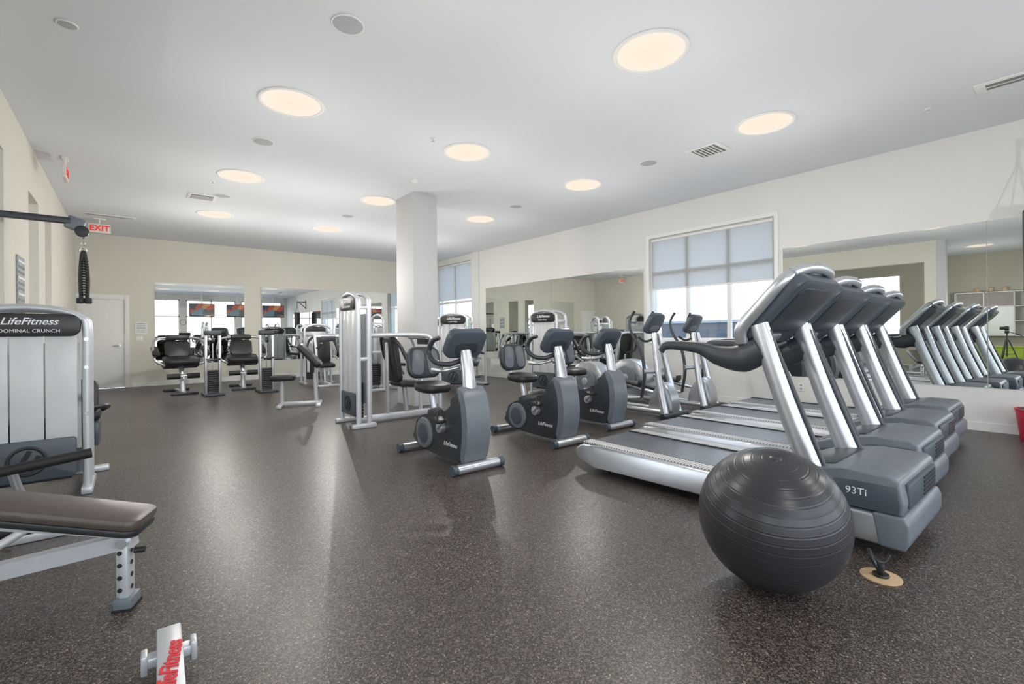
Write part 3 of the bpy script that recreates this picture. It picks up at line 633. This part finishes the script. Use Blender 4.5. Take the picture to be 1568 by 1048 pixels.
# foreground frame stub with red lettering
e = empty('floor_frame', (.106, 2.225, 0), -2)
bx('beam', (-.038, -.95, .045), (.038, 0, .115), 'white', e, bev=.006)
bx('cross_tab', (-.075, -.14, .05), (.075, -.09, .085), 'white', e, bev=.006)
for s in (-1, 1): bx('tab_end_%d' % (s > 0), (s*.062, -.145, .03), (s*.082, -.085, .10), 'white', e, bev=.006)
for y in (-.05, -.9): bx('pad_foot_%d' % (y < -.5), (-.035, y-.04, 0), (.035, y+.04, .045), 'blackrub', e, bev=.006)
bx('front_cross', (-.3, -.46, .0), (.1, -.38, .045), 'white', e, bev=.008)
text('lettering', 'LifeFitness', .072, mx((0, -.28, .1165), (0, 0, 84)), 'redtxt', e, ital=.3, bold=.002)

# ---------------------------------------------------------------- stability ball
def ball():
    r = .325; bm = bmesh.new(); bmesh.ops.create_uvsphere(bm, u_segments=96, v_segments=400, radius=r)
    for v in bm.verts:
        lat = math.asin(max(-1, min(1, v.co.z/r)))
        g = 0
        if abs(lat) < 1.42:
            ph = (lat/(math.pi/26)) % 1
            g = -.0009*math.exp(-((ph-.5)/.07)**2)+.0005*math.exp(-((ph-.64)/.06)**2)+.0005*math.exp(-((ph-.36)/.06)**2)
        v.co *= 1+g/r
    bmesh.ops.create_cone(bm, cap_ends=True, segments=24, radius1=.028, radius2=.024, depth=.006, matrix=Matrix.Translation((0, 0, r)))
    bmesh.ops.transform(bm, matrix=Matrix.Rotation(R(-16), 4, 'Y') @ Matrix.Rotation(R(10), 4, 'X'), verts=bm.verts)
    mz = min(v.co.z for v in bm.verts)
    o = finish('stability_ball', bm, 'ball', ang=60); o.location = (2.385, .975, -mz)
ball()
e = empty('floor_outlet', (2.86, .66, 0)); cyl('plate', (0, 0, 0), (0, 0, .008), .085, 'tan', e, n=40, bev=.002); cyl('hub', (0, 0, .008), (0, 0, .02), .035, 'black', e, bev=.004)
tube('cord', [(0, 0, .02), (-.01, .03, .08), (.05, .06, .10), (.12, .05, .03), (.15, .02, .02), (.17, .0, .06)], .009, 'black', e); box('plug', (0, 0, .045), (.035, .03, .05), 'black', e, bev=.008)

e = empty('waste_bin', (7.56, .36, 0)); cyl('bucket', (0, 0, 0), (0, 0, .34), .14, 'red', e, r2=.18, n=36, bev=.005); ring('rim', (0, 0, .34), .18, .01, 'red', e); cyl('liner', (0, 0, .30), (0, 0, .345), .165, 'blackrub', e)
e = empty('wall_outlet', (XR-.006, 2.78, .36)); box('plate', (0, 0, 0), (.01, .08, .12), 'trim', e, bev=.003); box('socket_1', (-.006, 0, .025), (.004, .03, .03), 'grey', e); box('socket_2', (-.006, 0, -.025), (.004, .03, .03), 'grey', e)

for x in (3.0, 4.7, 6.5):
    e = empty('television', (x, -1.2, 2.6), 0)
    box('bezel', (0, 0, 0), (1.15, .06, .68), 'black', e, bev=.012); box('screen', (0, .032, .01), (1.07, .004, .6), 'screen', e)
    cyl('hanger_pole', (0, -.06, .1), (0, -.06, 1.0), .022, 'silver', e); box('mount', (0, -.045, .05), (.3, .04, .3), 'dark', e, bev=.01)
    cyl('ceiling_plate', (0, -.06, .985), (0, -.06, 1.0), .09, 'silver', e)
e = empty('punching_bag', (7.42, .30, 2.15))
cyl('bag', (0, 0, -.55), (0, 0, .35), .16, 'vinyl', e, bev=.04, n=36); tube('wall_arm', [(.47, 0, .95), (.2, 0, .95), (0, 0, .95)], .025, 'black', e, curve=False); tube('wall_brace', [(.47, 0, .6), (.1, 0, .93)], .018, 'black', e, curve=False)
box('wall_plate', (.47, 0, .8), (.015, .12, .5), 'black', e, bev=.004)
for k in range(4):
    a = R(90*k+45); cyl('chain_%d' % k, (.13*math.cos(a), .13*math.sin(a), .35), (0, 0, .75), .006, 'black', e, n=8)
cyl('swivel', (0, 0, .72), (0, 0, .95), .014, 'black', e)

# alcove
e = empty('wall_cabinet', (XA+.002, 1.45, 1.0))
bx('back', (0, -1.3, 0), (.02, 1.3, 1.35), 'cubby', e)
for k in range(5): bx('divider_%d' % k, (.02, -1.3+.645*k, 0), (.35, -1.28+.645*k, 1.35), 'trim', e)
for k in range(4): bx('shelf_%d' % k, (.02, -1.3, .443*k), (.35, 1.3, .443*k+.02), 'trim', e)
for k in range(4):
    if k % 2 == 0: bx('cabinet_door_%d' % k, (.35, -1.28+.645*k, .02), (.365, -.655+.645*k, .88), 'trim', e, bev=.003)
    else:
        cyl('vase_%d' % k, (.18, -1.0+.645*k, .463), (.18, -1.0+.645*k, .7), .07, 'slate', e, r2=.05, bev=.01)
        for j in range(5): bx('book_%d_%d' % (k, j), (.06, -1.2+.645*k+.05*j, .02), (.26, -1.16+.645*k+.05*j, .24+.02*(j % 3)), ('blue', 'red', 'tan', 'slate', 'paper')[j], e)
for k in range(3):
    cyl('planter_%d' % k, (.18, .2+.3*k, 1.37), (.18, .2+.3*k, 1.47), .05, 'tan', e, r2=.06)
e = empty('lime_bench', (-2.9, .75, 0)); bx('front_panel', (-.3, -1.9, 0), (.3, 1.9, .70), 'lime', e, bev=.01); bx('top', (-.32, -1.92, .70), (.32, 1.92, .73), 'lime', e, bev=.005)
for k in range(4): bx('seam_%d' % k, (.3, -1.14+.76*k-.004, .02), (.303, -1.14+.76*k+.004, .68), 'dark', e)
bx('column_alcove', (XL-.25, 2.42, 0), (XL, 2.598, CEIL), 'col')
e = empty('tripod', (-.55, 1.28, 0))
for k in range(3):
    a = R(120*k+30); tube('leg_%d' % k, [(.03*math.cos(a), .03*math.sin(a), .95), (.34*math.cos(a), .34*math.sin(a), .012)], [.016, .010], 'black', e, curve=False)
    tube('brace_%d' % k, [(0, 0, .6), (.15*math.cos(a), .15*math.sin(a), .62)], .007, 'black', e, curve=False)
cyl('column', (0, 0, .55), (0, 0, 1.12), .014, 'black', e); box('head', (0, 0, 1.14), (.08, .08, .07), 'black', e, bev=.01); box('camera_body', (0, 0, 1.23), (.14, .08, .10), 'black', e, bev=.015); cyl('camera_lens', (.0, .03, 1.23), (0, .12, 1.23), .035, 'black', e, bev=.004); tube('pan_handle', [(0, -.04, 1.14), (-.02, -.25, 1.05)], .008, 'black', e, curve=False)

# ---------------------------------------------------------------- outside
bx('ground_outside', (-60, -70, -1.2), (140, 120, -1.0), 'pave')
def building(loc, w, d_, h, rz):
    e = empty('distant_building', loc, rz); bx('block', (-w/2, -d_/2, 0), (w/2, d_/2, h), 'brick', e); bx('parapet', (-w/2-.2, -d_/2-.2, h), (w/2+.2, d_/2+.2, h+.4), 'grey', e)
    nn = int(w/3)
    for fl in range(int(h/3)):
        for i in range(nn): bx('window_%d_%d' % (fl, i), (-w/2+1+i*3, -d_/2-.05, 1+fl*3), (-w/2+2.6+i*3, -d_/2, 2.4+fl*3), 'slate', e)
building((78, 30, -1.0), 36, 10, 3.6, -90); building((70, 66, -1.0), 30, 10, 4.5, -60); building((95, 0, -1), 30, 12, 3.2, -90)
for x, y in ((16, 25), (18.5, 29), (13.5, 21.5)):
    e = empty('tree', (x, y, -1.0)); cyl('trunk', (0, 0, 0), (0, 0, 2.2), .16, 'trunk', e, r2=.1)
    for k in range(7):
        bm = bmesh.new(); bmesh.ops.create_icosphere(bm, subdivisions=3, radius=.9)
        for v in bm.verts: v.co *= 1+random.uniform(-.12, .12)
        bmesh.ops.translate(bm, vec=(random.uniform(-.8, .8), random.uniform(-.8, .8), 2.0+random.uniform(-.4, .5)), verts=bm.verts); finish('crown_%d' % k, bm, 'leaf', e)

# ---------------------------------------------------------------- world
w = bpy.data.worlds.new('sky'); S.world = w; w.use_nodes = True; nt = w.node_tree; bg = nt.nodes['Background']
tc = nt.nodes.new('ShaderNodeTexCoord'); sx = nt.nodes.new('ShaderNodeSeparateXYZ'); r = nt.nodes.new('ShaderNodeValToRGB')
mr = nt.nodes.new('ShaderNodeMapRange'); mr.inputs['From Min'].default_value = -1; mr.inputs['From Max'].default_value = 1
nt.links.new(tc.outputs['Generated'], sx.inputs[0]); nt.links.new(sx.outputs['Z'], mr.inputs['Value']); nt.links.new(mr.outputs[0], r.inputs['Fac'])
cr = r.color_ramp; cr.elements[0].position = 0; cr.elements[0].color = (.55, .55, .54, 1); cr.elements[1].position = 1; cr.elements[1].color = (.55, .72, .98, 1)
for p, c in ((.49, (.6, .6, .6, 1)), (.505, (.92, .95, 1, 1)), (.65, (.80, .89, 1, 1))):
    x = cr.elements.new(p); x.color = c
nt.links.new(r.outputs['Color'], bg.inputs['Color']); bg.inputs['Strength'].default_value = 3.8

# ---------------------------------------------------------------- camera
cam = bpy.data.cameras.new('camera'); co = bpy.data.objects.new('camera', cam); COL.objects.link(co)
cam.sensor_width = 36; cam.lens = 16.53; cam.shift_y = -.0089; cam.clip_start = .05; cam.clip_end = 500
co.matrix_world = Matrix.Translation((0, 0, 1.22)) @ Matrix.Rotation(R(-39.05), 4, 'Z') @ Matrix.Rotation(R(90), 4, 'X') @ Matrix.Rotation(R(-.5), 4, 'Z')
S.camera = co
S.view_settings.view_transform = 'Standard'; S.view_settings.look = 'None'; S.view_settings.exposure = 0.20
